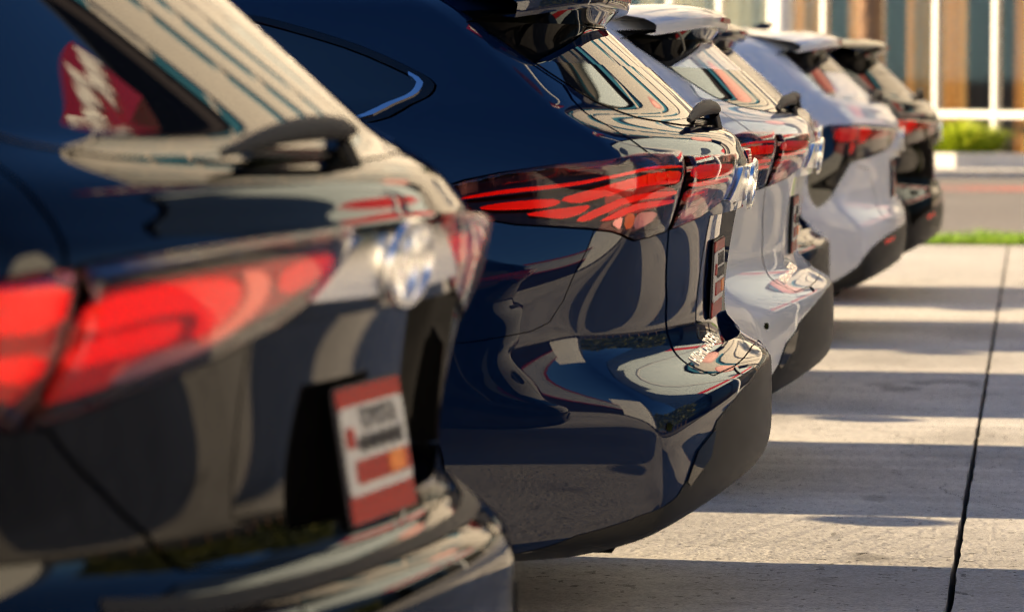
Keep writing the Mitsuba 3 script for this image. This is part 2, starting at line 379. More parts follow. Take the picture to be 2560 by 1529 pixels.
    for t in (qwin, mirrored(qwin)):
        add('quarter_window', t, 'black_glass', off=-.002)
        add('quarter_window__frame', t.buffer(.15).difference(t.buffer(.02)), 'black_gloss', off=.004)
        lowq = t.buffer(.055).difference(t.buffer(-.0)).intersection(both(sg.Polygon(spec['chrome'])))
        if not lowq.is_empty: add('quarter_window__chrome_strip', lowq, 'chrome', off=.010)
    for d in doors:
        for t in (d, mirrored(d)):
            add('door_window', t, 'black_glass', off=-.002); add('door_window__frame', t.buffer(.09).difference(t.buffer(.01)), 'black_gloss', off=.002)
    for p in wind.geoms: add('windshield', p, 'black_glass', off=.001)
    for p in head.geoms: add('headlight', p, 'lamp_clear', off=.002)
    for p in grille.geoms: add('grille', p, 'black_plastic', off=-.005)
    # tail lamps: the lens stands more upright than the body, with a ledge along its top
    def stand(poly, amp):
        x0, _, x1, _ = poly.bounds; ss = np.linspace(x0+.01, x1-.01, 60); lo, hi = [], []
        for a in ss:
            c = poly.intersection(sg.LineString([(a, 0), (a, 20)])); lo.append(c.bounds[1]); hi.append(c.bounds[3])
        def off(d, m_=False):
            def f(a, b):
                a = np.where(a > 14, 28-a, a); l, h = np.interp(a, ss, lo), np.interp(a, ss, hi)
                t = np.clip((b-l)/np.maximum(h-l, .05), 0, 1); w = np.minimum(1, (h-l)/1.6)
                k = np.clip((1-t)/.13, 0, 1); return d+amp*w*t*k*k*(3-2*k)
            return f
        return off
    stand_o = stand(lamp, spec.get('stand', (.036, .022))[0]); stand_i = stand(lampin, spec.get('stand', (.036, .022))[1]) if not lampin.is_empty else None
    def lampset(m_):
        f = (lambda q: mirrored(q)) if m_ else (lambda q: q)
        k = 'tail_lamp' if not m_ else 'tail_lamp_001'
        add(k, f(lamp.buffer(-.02)), 'lamp_lens', off=stand_o(.004), skirt=.03, dv=.0625)
        add(k+'__housing', f(lamp), 'black_gloss', off=-.024, skirt=-.028)
        for pts, mat, o in spec['bars']:
            q = sg.Polygon(smooth_poly(pts)).buffer(0).intersection(lamp.buffer(-.03))
            if q.area > .003: add(k+'__light_bar', f(q), mat, off=stand_o(o), skirt=.006)
        if not lampin.is_empty:
            k = 'liftgate__tail_lamp' if not m_ else 'liftgate__tail_lamp_001'
            add(k, f(lampin.buffer(-.02)), 'lamp_lens', off=stand_i(.004), skirt=.02, dv=.0625)
            add(k+'_housing', f(lampin), 'black_gloss', off=-.024, skirt=-.028)
            for pts, mat, o in spec['barsin']:
                q = sg.Polygon(smooth_poly(pts)).buffer(0).intersection(lampin.buffer(-.03))
                if q.area > .003: add(k+'_bar', f(q), mat, off=stand_i(o), skirt=.006)
    lampset(False); lampset(True)
    # fittings
    sp_top, sp_low = spoiler_mesh(sf, *spec['spoiler'])
    addm('spoiler', sp_top, 'PAINT', 50); addm('spoiler__underside', sp_low, 'black_gloss', 50)
    addm('spoiler__brake_lamp', box((spec['spoiler'][0]-.012, -.16, spec['spoiler'][1]-.026), (spec['spoiler'][0]+.001, .16, spec['spoiler'][1]-.010)), 'lamp_deep_red', False)
    cap, stub = wiper_mesh(sf)
    addm('rear_wiper', cap, 'rubber', 60); addm('rear_wiper__arm', stub, 'black_gloss', 40)
    if recess.area > 0:
        add('liftgate__plate_recess', recess, 'PAINT', off=-.045, skirt=-.047)
    add('liftgate__garnish', sym(spec['garnish']), spec['garnish_mat'], off=.013, skirt=.013)
    for s_, v_ in spec.get('sensors', ()):
        for q_ in (s_, 28-s_):
            p, n, r, u = frame_at(sf, q_, v_); addm('parking_sensor', cyl(.012, p-n*.004, p+n*.0035, 16, .011), 'black_gloss', 30)
    for nm_, pts, mat, o in spec.get('inserts', ()):
        for q_ in (sg.Polygon(pts), mirrored(sg.Polygon(pts))): add(nm_, q_, mat, off=o, skirt=.006)
    if spec.get('step'): add('bumper_step', sym(spec['step']), 'rubber', off=.004, skirt=.006)
    p, n, r, u = frame_at(sf, 14.0, spec['emblem_v'], .020)
    addm('liftgate__emblem', place_mesh(emblem_mesh(.13), p, r, u, n), 'satin_chrome', 50)
    p, n, r, u = frame_at(sf, *spec['name_at'], .001)
    if spec.get('name'): addm('liftgate__lettering', place_mesh(meshkit.text_mesh(spec['name'], .030, .003, True), p, r, u, n), 'satin_chrome', 30)
    p, n, r, u = frame_at(sf, 14.0, spec['plate_v'], spec.get('plate_off', -.041)); n, u = (n*.985+u*.174, u*.985-n*.174) if 'plate_off' in spec else (n, u)
    ps = spec.get('plate_scale', 1.0)
    def pl_(w, h, x, z, d, rad=.006):
        m_ = rounded_plate(w, h, rad, .003); m_.apply_translation([x, z, d]); m_.apply_scale([ps, 1, 1]); return place_mesh(m_, p, r, u, n)
    def tx_(t, h, x, z, d, mat, nm='lettering'):
        m_ = meshkit.text_mesh(t, h, .0015, True); w = m_.bounds[1][0]-m_.bounds[0][0]; m_.apply_translation([x-w/2, z, d]); m_.apply_scale([ps, 1, 1]); addm('license_plate__'+nm, place_mesh(m_, p, r, u, n), mat, 30)
    addm('license_plate', pl_(.315, .205, 0, 0, 0, .012), 'plate_dark', False)
    addm('license_plate__frame', pl_(.30, .028, 0, .084, .004), 'plate_red', False); addm('license_plate__frame', pl_(.30, .040, 0, -.079, .004), 'plate_red', False)
    addm('license_plate__insert', pl_(.296, .130, 0, .006, .005, .012), 'plate_white', False)
    addm('license_plate__band', pl_(.25, .034, .012, -.026, .0085), 'plate_red', False); addm('license_plate__band', pl_(.07, .030, .07, -.024, .0105), 'plate_orange', False)
    addm('license_plate__band', pl_(.034, .03, -.122, .026, .0085), 'plate_red', False)
    tx_('TOYOTA', .030, .015, .034, .0085, 'plate_dark')
    for i_ in range(15): addm('license_plate__mark', pl_(.007, .015+.006*(i_ % 3), -.085+i_*.014, .014, .0085, .001), 'plate_dark', False)
    fin = np.array([[(-1.30+.16*t**1.5*1.2+.10*a, b*.018*(1-t*.75), 1.70+.075*t) for a, b in ((-1, 0), (-.5, 1), (.4, 1), (.9, .6), (1, 0), (.9, -.6), (.4, -1), (-.5, -1))] for t in np.linspace(0, 1, 7)])
    fin[:, :, 0] = -1.2+(fin[:, :, 0]+1.2)*np.linspace(1, .45, 7)[:, None]
    addm('antenna_fin', loft(fin), 'PAINT', 40)
    tyre, rim, disc = wheel_meshes()
    for i, (x, sd) in enumerate(((-1.26, 1), (-3.92, 1), (-1.26, -1), (-3.92, -1))):
        k = 'wheel' if i == 0 else f'wheel_{i:03d}'
        for nm, m_, b in (('tyre', tyre, 'rubber'), ('rim', rim, 'alloy'), ('brake_disc', disc, 'alloy')):
            q = m_.copy()
            if sd < 0: q.apply_transform(np.diag([-1, -1, 1, 1.]))
            q.apply_translation([x, -.80*sd, .37]); addm(f'{k}__{nm}', q, b, 35)
    for sd in (-1, 1):
        a = np.arange(16)*2*math.pi/16; rings = []
        for t in np.linspace(0, 1, 9):
            w = math.sin(math.pi*(.12+.80*t)); rings.append(np.stack([-3.22+.055*w*np.cos(a), np.full(16, sd*(.90+.22*t)), 1.19+.085*w*np.sin(a)], 1))
        addm('door_mirror', loft(rings), 'PAINT', 60)
    for x in (-1.75, -2.95):
        for sd in (-1, 1):
            addm('door_handle', box((x-.11, sd*.955-.012, 1.06), (x+.11, sd*.955+.012, 1.085)), 'PAINT', False)
    return sf, out

def park(parts, paint_key, x, y, label, rz=0, group='cars parked in a row'):
    k = thing('parked_car', label, 'car', group)
    tw = T().translate([x, y, 0]) if not rz else T().translate([x, y, 0]).rotate([0, 0, 1], rz)
    for path, shp, b in parts:
        sh = {**shp, 'bsdf': {'type': 'ref', 'id': paint_key if b == 'PAINT' else b}, 'to_world': tw}
        kk = k+'__'+path
        if kk in scene:
            i = 1
            while f'{kk}_{i:03d}' in scene: i += 1
            kk = f'{kk}_{i:03d}'
        scene[kk] = sh
    return k

LAMP_A = [(6.86,9.42),(7.00,9.68),(7.26,9.98),(7.80,10.40),(8.76,10.68),(10.42,10.92),(11.10,10.92),(11.72,10.90),(11.52,9.14),(11.36,8.06),(10.88,7.96),(10.28,7.90),(9.50,8.02),(8.68,8.18),(7.90,8.28),(7.38,8.36),(7.16,8.48),(6.98,8.80),(6.88,9.16)]
LAMPIN_A = [(11.82,10.90),(12.62,10.90),(13.28,10.86),(13.36,10.32),(13.08,9.28),(12.78,8.74),(12.24,8.34),(11.46,8.08),(11.62,9.14)]
BARS_A = [
 ([(6.94,9.10),(7.30,9.32),(7.84,9.52),(8.62,9.84),(10.20,10.06),(11.60,10.16),(11.60,10.06),(10.20,9.96),(8.62,9.72),(7.84,9.40),(7.30,9.20),(6.94,9.02)], 'lamp_bright_red', -.003),
 ([(7.72,9.04),(8.08,9.30),(8.82,9.62),(10.46,9.86),(11.64,9.98),(11.60,9.52),(10.48,9.46),(8.80,9.30),(8.30,9.06),(7.94,8.90)], 'lamp_red', -.006),
 ([(8.40,9.16),(8.90,9.40),(9.60,9.52),(9.60,9.44),(8.90,9.30),(8.50,9.08)], 'lamp_bright_red', -.002),
 ([(10.20,9.84),(10.34,9.86),(10.36,9.50),(10.22,9.50)], 'lamp_bright_red', -.002), ([(10.60,9.88),(10.74,9.90),(10.76,9.52),(10.62,9.52)], 'lamp_bright_red', -.002), ([(11.00,9.92),(11.14,9.94),(11.16,9.54),(11.02,9.54)], 'lamp_bright_red', -.002),
 ([(7.08,8.84),(7.30,8.96),(7.66,9.06),(7.80,8.98),(7.66,8.80),(7.34,8.74),(7.10,8.74)], 'lamp_bright_red', -.005),
 ([(7.40,8.62),(7.60,8.74),(7.94,8.84),(8.20,8.90),(8.06,8.66),(7.82,8.50),(7.66,8.54)], 'lamp_red', -.008),
 ([(7.94,8.46),(8.24,8.78),(8.94,9.12),(11.46,9.30),(11.42,9.10),(9.12,8.96),(8.38,8.62),(8.12,8.42)], 'lamp_bright_red', -.005),
 ([(8.32,8.46),(9.10,8.86),(11.42,9.02),(11.40,8.84),(9.56,8.72),(8.54,8.44)], 'lamp_bright_red', -.005),
 ([(8.40,9.30),(9.00,9.36),(11.50,9.50),(11.40,8.80),(9.60,8.60),(8.50,8.50)], 'lamp_deep_red', -.014),
 ([(8.62,8.40),(9.06,8.60),(9.06,8.24),(8.98,8.22)], 'lamp_clear', -.006),
 ([(9.14,8.62),(9.80,8.66),(9.94,8.24),(9.28,8.22)], 'lamp_amber', -.006),
 ([(9.88,8.64),(11.06,8.68),(10.80,8.28),(10.00,8.18)], 'lamp_clear', -.008)]
BARSIN_A = [
 ([(11.86,10.20),(12.52,10.22),(13.16,10.20),(13.06,9.72),(12.56,9.66),(11.78,9.60)], 'lamp_red', -.004),
 ([(11.78,9.52),(12.54,9.58),(13.02,9.62),(12.96,9.44),(12.56,9.40),(11.74,9.34)], 'lamp_bright_red', -.004),
 ([(11.70,9.24),(12.34,9.36),(12.36,8.96),(11.66,8.80)], 'lamp_deep_red', -.008),
 ([(11.74,9.10),(12.20,9.20),(12.20,9.12),(11.72,9.00)], 'lamp_bright_red', -.004),
 ([(11.68,8.56),(12.22,8.70),(12.12,8.42),(11.76,8.28)], 'lamp_clear', -.008)]
SPEC_A = dict(rows=ROWS_A,
 gate=[(10.50,16.60),(10.60,15.88),(10.66,15.62),(10.92,15.00),(11.12,14.50),(10.92,13.92),(10.82,12.98),(10.90,12.14),(11.14,11.04),(11.76,10.84),(11.54,9.14),(11.46,8.06),(11.58,7.60),(11.94,6.40),(12.06,5.40),(12.04,4.70),(12.16,4.14),(12.78,4.18),(13.50,4.40),(14,4.5)],
 lamp=LAMP_A, lampin=LAMPIN_A, bars=BARS_A, barsin=BARSIN_A,
 glass=[(10.96,15.10),(11.20,14.50),(11.40,13.88),(11.88,13.06),(12.64,12.70),(14,12.62),(14,16.0),(13.02,15.90)],
 trim=[(10.66,15.70),(10.94,15.08),(13.20,15.92),(13.20,16.30),(10.62,16.2)],
 bump=[(14,8.3),(8.30,8.30),(8.30,8.08),(8.34,7.20),(8.44,6.46),(8.34,6.02),(8.06,5.84),(7.44,5.70),(7.02,5.66),(6.76,5.60)],
 clad=[(6.48,0.06),(7.32,0.46),(7.66,0.90),(8.62,1.24),(10.48,1.50),(11.24,2.00),(11.66,2.48),(11.86,2.80),(12.20,2.98),(12.58,3.16),(13.42,3.56),(14,3.62)],
 qwin=[(5.66,15.90),(6.20,15.98),(6.62,15.86),(6.90,15.50),(7.14,15.16),(7.32,14.70),(7.38,14.40),(7.28,14.06),(7.12,13.56),(6.76,12.62),(6.52,12.26),(6.16,12.12),(5.64,12.04)],
 chrome=[(4.88,10.90),(6.94,11.44),(7.70,13.94),(7.44,14.84),(7.10,13.70),(6.06,12.42),(4.90,12.32)],
 doorglass=[[(4.44,11.74),(5.44,12.06),(5.48,15.82),(4.50,15.80)], [(2.68,11.94),(4.28,11.74),(4.34,15.80),(3.28,15.60)]],
 recess=[(12.54,8.30),(12.62,5.40),(12.92,5.14),(14,5.1),(14,8.35)],
 garnish=[(14,9.9),(13.46,10.04),(13.16,9.24),(12.96,8.72),(14,8.62)], plate_v=6.6, garnish_mat='satin_chrome', emblem_v=9.25,
 sensors=[(10.3,3.3),(12.7,3.95)], inserts=[('cladding_insert', [(11.30,2.36),(11.80,2.62),(11.62,2.0),(11.0,1.62),(10.9,1.75)], 'black_gloss', .006)], spoiler=(-.39, 1.632), name_at=(12.15, 4.55), name='HIGHLANDER')
SF_A, PARTS_A = build_car(SPEC_A)
# the nearest car: lamps that part close to the corner, a lower window edge
SPEC_C = {**SPEC_A, 'stand': (.044, .038), 'plate_off': -.006, 'plate_v': 6.36, 'plate_scale': .90,
 'lamp': [(6.86,8.35),(7.26,8.78),(7.80,9.20),(8.78,9.48),(10.84,9.70),(10.68,8.21),(10.62,7.22),(9.82,7.35),(8.68,7.56),(7.90,7.72),(7.16,7.87),(6.88,8.22)],
 'lampin': [(10.92,9.71),(11.78,9.97),(12.62,10.24),(13.30,10.37),(13.40,9.75),(13.20,8.94),(12.78,8.30),(12.24,7.89),(11.44,7.46),(10.70,7.20),(10.78,8.22)],
 'bars': [([(7.1,8.6),(7.82,9.1),(9.02,9.38),(10.78,9.55),(10.62,7.5),(9.8,7.7),(8.7,7.95),(7.9,8.1)], 'lamp_deep_red', -.014),
   ([(7.2,8.6),(7.82,9.0),(9.02,9.28),(10.74,9.42),(10.66,8.7),(9.0,8.6),(7.9,8.45)], 'lamp_red', -.005), ([(8.2,8.25),(9.1,8.3),(10.6,8.36),(10.58,7.9),(9.4,7.95)], 'lamp_red', -.009)],
 'barsin': [([(10.9,9.2),(11.8,9.45),(12.6,9.6),(13.25,9.75),(13.15,9.0),(12.7,8.5),(12.2,8.05),(11.4,7.6),(10.8,7.45)], 'lamp_deep_red', -.014),
   ([(10.92,9.1),(11.8,9.38),(12.25,9.36),(12.36,8.9),(12.22,8.45),(12.0,8.25),(12.05,8.6),(11.88,8.85),(10.9,8.5)], 'lamp_bright_red', -.004),
   ([(10.86,8.4),(11.85,8.7),(11.95,8.4),(11.8,8.2),(10.84,8.0)], 'lamp_red', -.010), ([(12.62,9.5),(13.2,9.66),(13.1,9.1),(12.68,8.85)], 'lamp_red', -.006),
   ([(12.26,9.5),(12.5,9.42),(12.58,8.9),(12.46,8.46),(12.2,8.2),(12.06,8.18),(12.32,8.5),(12.4,8.9),(12.34,9.2)], 'lamp_guide', -.003),
   ([(11.6,8.05),(12.2,8.3),(12.5,8.38),(12.3,8.1),(11.9,7.85),(11.4,7.65)], 'lamp_clear', -.008)],
 'gate': [(10.50,16.60),(10.60,15.88),(10.66,15.28),(10.78,14.46),(10.80,13.24),(10.80,12.66),(10.84,12.00),(10.84,11.02),(10.82,10.84),(10.74,9.16),(10.66,7.30),(11.06,7.20),(11.70,6.40),(12.02,5.90),(12.24,5.30),(12.78,5.12),(13.50,5.10),(14,5.1)],
 'glass': [(10.86,16.55),(10.90,15.28),(10.98,14.30),(11.06,13.52),(11.34,13.12),(11.88,12.80),(12.64,12.68),(14,12.62),(14,16.65)],
 'trim': [(10.72,16.70),(10.90,16.62),(11.0,16.75),(10.9,16.8)], 'spoiler': (-.50, 1.66, 17.4, 16.75), 'name': None, 'step': [(14,4.78),(12.8,4.74),(12.2,4.8),(11.6,5.0),(11.5,4.7),(12.1,4.45),(12.8,4.38),(14,4.42)], 'clad': [(6.48,0.06),(7.30,0.46),(8.60,0.80),(10.50,1.00),(11.50,1.20),(12.60,1.50),(14,1.6)], 'recess': [(12.54,8.30),(12.62,5.90),(12.92,5.60),(14,5.6),(14,8.35)]}
def rows_b(rows):
    out = []
    for i, r in enumerate(rows):
        r = list(r)
        r[0] += {2: -.01, 6: .06, 7: .075, 8: .065, 9: .05, 10: .03, 11: .02}.get(i, 0)
        r[2] += {6: .06, 7: .05, 8: .03}.get(i, 0)
        out.append(tuple(r))
    return out
SPEC_B = {**SPEC_A, 'rows': rows_b(ROWS_A), 'name': None, 'garnish_mat': 'PAINT', 'emblem_v': 8.4,
 'gate': [(11.06,16.60),(11.16,16.20),(11.00,14.86),(10.52,12.42),(10.22,9.86),(10.22,9.60),(10.32,7.50),(10.78,7.10),(11.62,6.90),(12.06,5.52),(11.88,3.80),(12.54,3.30),(14,3.25)],
 'lamp': [(8.06,9.50),(8.86,9.58),(10.14,9.60),(10.14,8.50),(10.20,7.50),(9.06,7.60),(8.28,7.90),(8.12,8.70)],
 'lampin': [(10.28,9.60),(10.98,9.60),(12.44,9.36),(13.50,9.08),(12.98,8.56),(12.32,7.92),(11.18,7.62),(10.36,7.50),(10.30,8.50)],
 'wedge': [(7.98,9.66),(11.02,9.72),(12.44,9.50),(13.70,9.18),(13.00,8.40),(12.32,7.80),(11.32,7.46),(10.20,7.20),(9.76,6.50),(8.68,5.48),(7.98,5.02),(7.70,6.52),(7.70,9.24)],
 'bars': [([(8.20,9.36),(9.00,9.44),(10.04,9.48),(10.08,8.54),(8.92,8.50),(8.22,8.50)], 'lamp_red', -.008), ([(9.34,8.40),(10.08,8.46),(10.08,7.70),(9.66,7.80)], 'lamp_bright_red', -.008)],
 'barsin': [([(10.38,9.40),(11.06,9.44),(11.44,9.24),(11.06,8.50),(10.44,7.80),(10.38,8.50)], 'lamp_bright_red', -.008), ([(11.34,9.22),(12.44,9.20),(12.92,8.92),(12.26,8.40),(11.26,8.50)], 'lamp_deep_red', -.010), ([(10.88,8.20),(12.06,8.30),(11.88,7.96),(11.06,7.76)], 'lamp_clear', -.014)],
 'glass': [(11.12,12.88),(12.42,12.84),(14,12.7),(14,16.1),(12.40,16.10),(12.08,15.18)],
 'trim': [(11.10,16.1),(12.36,16.12),(12.04,15.18),(11.10,12.94),(10.80,13.1),(10.78,14.56)],
 'bump': [(14,8.3),(8.94,8.30),(8.26,8.00),(8.32,7.20),(8.44,6.46),(8.34,6.02),(8.06,5.84),(7.44,5.70),(7.14,5.66)],
 'clad': [(6.84,0.10),(7.36,0.60),(7.88,1.02),(8.26,1.42),(9.34,2.16),(10.98,2.60),(11.88,2.76),(14,2.84)],
 'plate_v': 6.4, 'recess': [(12.62,7.40),(12.72,5.60),(13.02,5.30),(14,5.25),(14,7.45)], 'garnish': [(14,9.2),(13.50,9.12),(13.20,8.40),(13.00,7.80),(14,7.7)], 'spoiler': (-.37, 1.63), 'glass_mat': 'privacy_glass', 'sensors': [], 'inserts': [('reflector', [(11.66,2.52),(12.35,2.5),(12.35,2.3),(11.72,2.32)], 'lamp_bright_red', .006)]}
SF_C, PARTS_C = build_car(SPEC_C)
SF_B, PARTS_B = build_car(SPEC_B)
CAR_AT = {1: (-.775, 4.5), 2: (-.53, 8.14), 3: (-.505, 11.2), 4: (-.66, 14.2), 5: (-.385, 17.4), 6: (-.21, 20.5)}
CAR1 = park(PARTS_C, 'paint_black', *CAR_AT[1], 'black sport utility car nearest the camera, out of focus, with a red and white plate', -9)
CAR2 = park(PARTS_A, 'paint_navy', *CAR_AT[2], 'dark blue-grey sport utility car in sharp focus, second from the camera')
CAR3 = park(PARTS_A, 'paint_silver', *CAR_AT[3], 'silver-white sport utility car right behind the dark blue-grey one')
CAR4 = park(PARTS_A, 'paint_navy', *CAR_AT[4], 'dark navy car mostly hidden between the two white cars')
CAR5 = park(PARTS_B, 'paint_white', *CAR_AT[5], 'white sport utility car with grey lower cladding, second from the far end')
CAR6 = park(PARTS_B, 'paint_black', *CAR_AT[6], 'black sport utility car at the far end of the row')

# ---------------------------------------------------------------- ground
def concrete(p, n, uv):
    a = mikit.fbm(p.x*1.2, p.y*1.2, 0, 4); st = mikit.fbm(p.x*.9, p.y*11, 3, 3)
    sp = mikit.noise(p.x*170, p.y*170, 0); sp2 = mikit.noise(p.x*60, p.y*60, 5)
    k = .46+.16*(a-.5)+.13*(st-.5)+.16*(sp-.5)+.09*(sp2-.5)
    k *= 1-.28*mikit.smoothstep(.55, .75, mikit.fbm(p.x*.55+3, p.y*.45, 8, 4))          # dull worn patches
    k *= 1-.45*mikit.smoothstep(.70, .80, mikit.fbm(p.x*3.1, p.y*2.3, 21, 3))*mikit.smoothstep(.4, .6, mikit.noise(p.x*.7, p.y*.7, 4))   # drips
    tr = dr.abs(p.x-.55-.04*mikit.noise(p.y*.6, 2.0, 0)); k *= 1-.13*mikit.smoothstep(.12, .05, tr)*mikit.noise(p.x*30, p.y*1.1, 6)          # tyre track
    for x0, a0, sd in ((.9, .35, 3.0), (-.25, -.5, 11.0), (2.1, .15, 19.0)):
        wob = .5*(mikit.fbm(p.y*1.7, sd, 0, 4)-.5)+.06*(mikit.noise(p.y*14, sd, 2)-.5)
        k *= 1-.5*mikit.smoothstep(.006, .0015, dr.abs(p.x-x0-a0*(p.y-12)*.35-wob))*mikit.smoothstep(.35, .5, mikit.noise(p.y*.9, sd, 5))
    pit = mikit.smoothstep(.84, .9, mikit.noise(p.x*42, p.y*42, 9))*.14
    k = dr.maximum(k-pit, .03)
    return mi.Color3f(k*1.0, k*.965, k*.905)
M['concrete'] = {'type': 'bumpmap', 'arbitrary': {**mikit.proc(lambda p, n, uv: .0012*mikit.noise(p.x*220, p.y*220, 0)+.002*mikit.noise(p.x*70, p.y*70, 2))}, 'scale': 1.0, 'bsdf': {'type': 'diffuse', 'reflectance': mikit.proc(concrete)}}
def road_c(p, n, uv):
    k = .20+.06*(mikit.fbm(p.x*.8, p.y*.8, 0, 3)-.5)+.05*(mikit.noise(p.x*40, p.y*40)-.5)
    return mi.Color3f(k*1.02, k*.97, k*.95)
M['road_mat'] = {'type': 'diffuse', 'reflectance': mikit.proc(road_c)}
M['joint_dark'] = {'type': 'diffuse', 'reflectance': rgb(.03, .028, .025)}
ang = math.radians(1.1)
put('ground', mikit.ply(box((-300, -300, -.6), (300, 400, -.14)), 'road_mat'), kind='structure')
# pavement slabs either side of the long joint
JX = lambda y: -.065+(y-8.19)*math.tan(ang)*.95
def slab(x0, x1, y0, y1, wob):
    ys = np.linspace(y0, y1, 420)
    e = lambda xf, sgn: [(xf(y)+sgn*(.0045+wob*(.006*meshkit.noise(np.array([y*7, 3.1+sgn, 0]))+.007*meshkit.noise(np.array([y*33, 7.7+sgn, 0]))**2)), y) for y in ys]
    L = e(x0, 1) if callable(x0) else [(x0, y) for y in ys]
    R = e(x1, -1) if callable(x1) else [(x1, y) for y in ys]
    m = trimesh.creation.extrude_polygon(sg.Polygon(L+R[::-1]).buffer(0), .12, engine='earcut'); m.apply_translation([0, 0, -.12]); return m
put('pavement', mikit.ply(box((-16, -30, -.135), (8, 26.8, -.118)), 'joint_dark'), kind='structure')
for (x0, x1, y0, y1) in ((-15, JX, -29, 11.66), (-15, JX, 11.665, 26.7), (JX, 6, -29, 11.66), (JX, 6, 11.663, 26.7)):
    put('slab', mikit.ply(slab(x0, x1, y0, y1, 1), 'concrete', smooth=False), 'pavement')
put('road', mikit.ply(box((-80, 28.2, -.14), (60, 47.0, -.03)), 'road_mat'), kind='structure')

put('gutter', mikit.ply(box((-80, 28.12, -.14), (60, 28.95, -.012)), 'concrete'), kind='structure')
M['red_paint'] = {'type': 'diffuse', 'reflectance': mikit.proc(lambda p, n, uv: mikit.mix((.36, .17, .15), (.26, .2, .19), mikit.smoothstep(.35, .7, mikit.fbm(p.x*2, p.y*2, 0, 3))))}
put('road_marking', mikit.ply(box((-80, 40.6, -.04), (60, 42.6, -.025)), 'red_paint'), kind='structure')
put('sidewalk', mikit.ply(cat_m([box((-80, 46.3, -.14), (60, 90, .06))]), 'concrete'), kind='structure')

# grass strip
M['grass_mat'] = two({'type': 'principled', 'base_color': mikit.proc(lambda p, n, uv: mikit.mix((.13, .27, .015), (.26, .42, .03), mikit.noise(p.x*6, p.y*6, 2))), 'roughness': .6, 'specular': .2})
M['soil'] = {'type': 'diffuse', 'reflectance': rgb(.06, .07, .02)}
put('verge', mikit.ply(box((-60, 26.82, -.14), (60, 28.1, .005)), 'soil'), kind='structure')
n = 16000
gx = np.concatenate([rng.uniform(-5, 3, n)]); gy = rng.uniform(26.84, 28.08, n); gh = rng.uniform(.03, .07, n)+.05*meshkit.noise(np.stack([gx*3, gy*3, gx*0], 1))**2; ga = rng.uniform(0, 2*math.pi, n)
b0 = np.stack([gx-np.cos(ga)*.004, gy-np.sin(ga)*.004, np.full(n, .0)], 1); b1 = np.stack([gx+np.cos(ga)*.004, gy+np.sin(ga)*.004, np.full(n, .0)], 1)
tp = np.stack([gx+rng.normal(0, .02, n), gy+rng.normal(0, .02, n), gh], 1)
put('grass', mikit.ply((np.vstack([b0, b1, tp]), np.stack([np.arange(n), n+np.arange(n), 2*n+np.arange(n)], 1)), 'grass_mat'), kind='stuff', label='bright green mown grass strip beyond the pavement')
labels['grass']['category'] = 'grass'

# ---------------------------------------------------------------- the glass-fronted building behind the row
E_ = np.array([.748, -.664, 0]); NO = np.array([-.664, -.748, 0]); P0 = np.array([-6.786, 60.0, 0]); BAY = 1.356
def fbox(t0, t1, o0, o1, z0, z1):
    """a box along the facade: t along it, o outward"""
    m = box((t0, o0, z0), (t1, o1, z1)); v = np.array(m.vertices)
    w = P0+np.outer(v[:, 0], E_)+np.outer(v[:, 1], NO); w[:, 2] = v[:, 2]
    f = np.array(m.faces)[:, ::-1]
    return trimesh.Trimesh(w, f, process=False)
M['frame_white'] = matte((.78, .78, .77), .2)
M['pane'] = {'type': 'thindielectric', 'int_ior': 1.36, 'specular_transmittance': rgb(.9, .92, .92)}
M['tower_cream'] = {'type': 'diffuse', 'reflectance': mikit.proc(lambda p, n, uv: mi.Color3f(.60, .565, .51)*(.94+.12*mikit.fbm(p.x*.6, p.y*.6, p.z*.6, 3)))}
M['tower_glass'] = matte((.05, .20, .28), .06, 1.6)
M['curtain_gold'] = {'type': 'twosided', 'bsdf': {'type': 'diffuse', 'reflectance': mikit.proc(lambda p, n, uv: mikit.mix((.60, .36, .12), (.36, .20, .06), mikit.noise(p.x*14, p.y*14, 0)))}}
M['curtain_grey'] = {'type': 'twosided', 'bsdf': {'type': 'diffuse', 'reflectance': mikit.proc(lambda p, n, uv: mikit.mix((.50, .46, .32), (.28, .27, .2), mikit.noise(p.x*14, p.y*14, 0)))}}
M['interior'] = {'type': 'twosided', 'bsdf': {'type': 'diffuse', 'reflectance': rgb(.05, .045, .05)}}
bld = thing('office_building', 'glass-fronted building with white mullions and brown curtains behind the row of cars', 'building')
K0, K1 = -8, 26
put('base', mikit.ply(fbox(K0*BAY, K1*BAY, -.2, .12, .0, .16), 'tower_cream'), bld)
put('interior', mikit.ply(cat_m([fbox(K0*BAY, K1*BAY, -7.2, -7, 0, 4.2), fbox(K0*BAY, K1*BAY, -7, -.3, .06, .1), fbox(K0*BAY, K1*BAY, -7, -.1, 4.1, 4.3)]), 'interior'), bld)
for k in range(K0, K1+1):
    put('mullion', mikit.ply(fbox(k*BAY-.045, k*BAY+.045, -.08, .08, .16, 4.2), 'frame_white'), bld)
    if k < K1:
        put('transom', mikit.ply(fbox(k*BAY+.045, (k+1)*BAY-.045, -.06, .06, .76, .88), 'frame_white'), bld)
        for z0, z1 in ((.16, .76), (.88, 4.2)):
            a, b = k*BAY+.045, (k+1)*BAY-.045
            q = np.array([P0+E_*t+[0, 0, z] for t, z in ((a, z0), (b, z0), (b, z1), (a, z1))])
            put('pane', mikit.ply((q, np.array([[0, 1, 2], [0, 2, 3]])), 'pane'), bld)
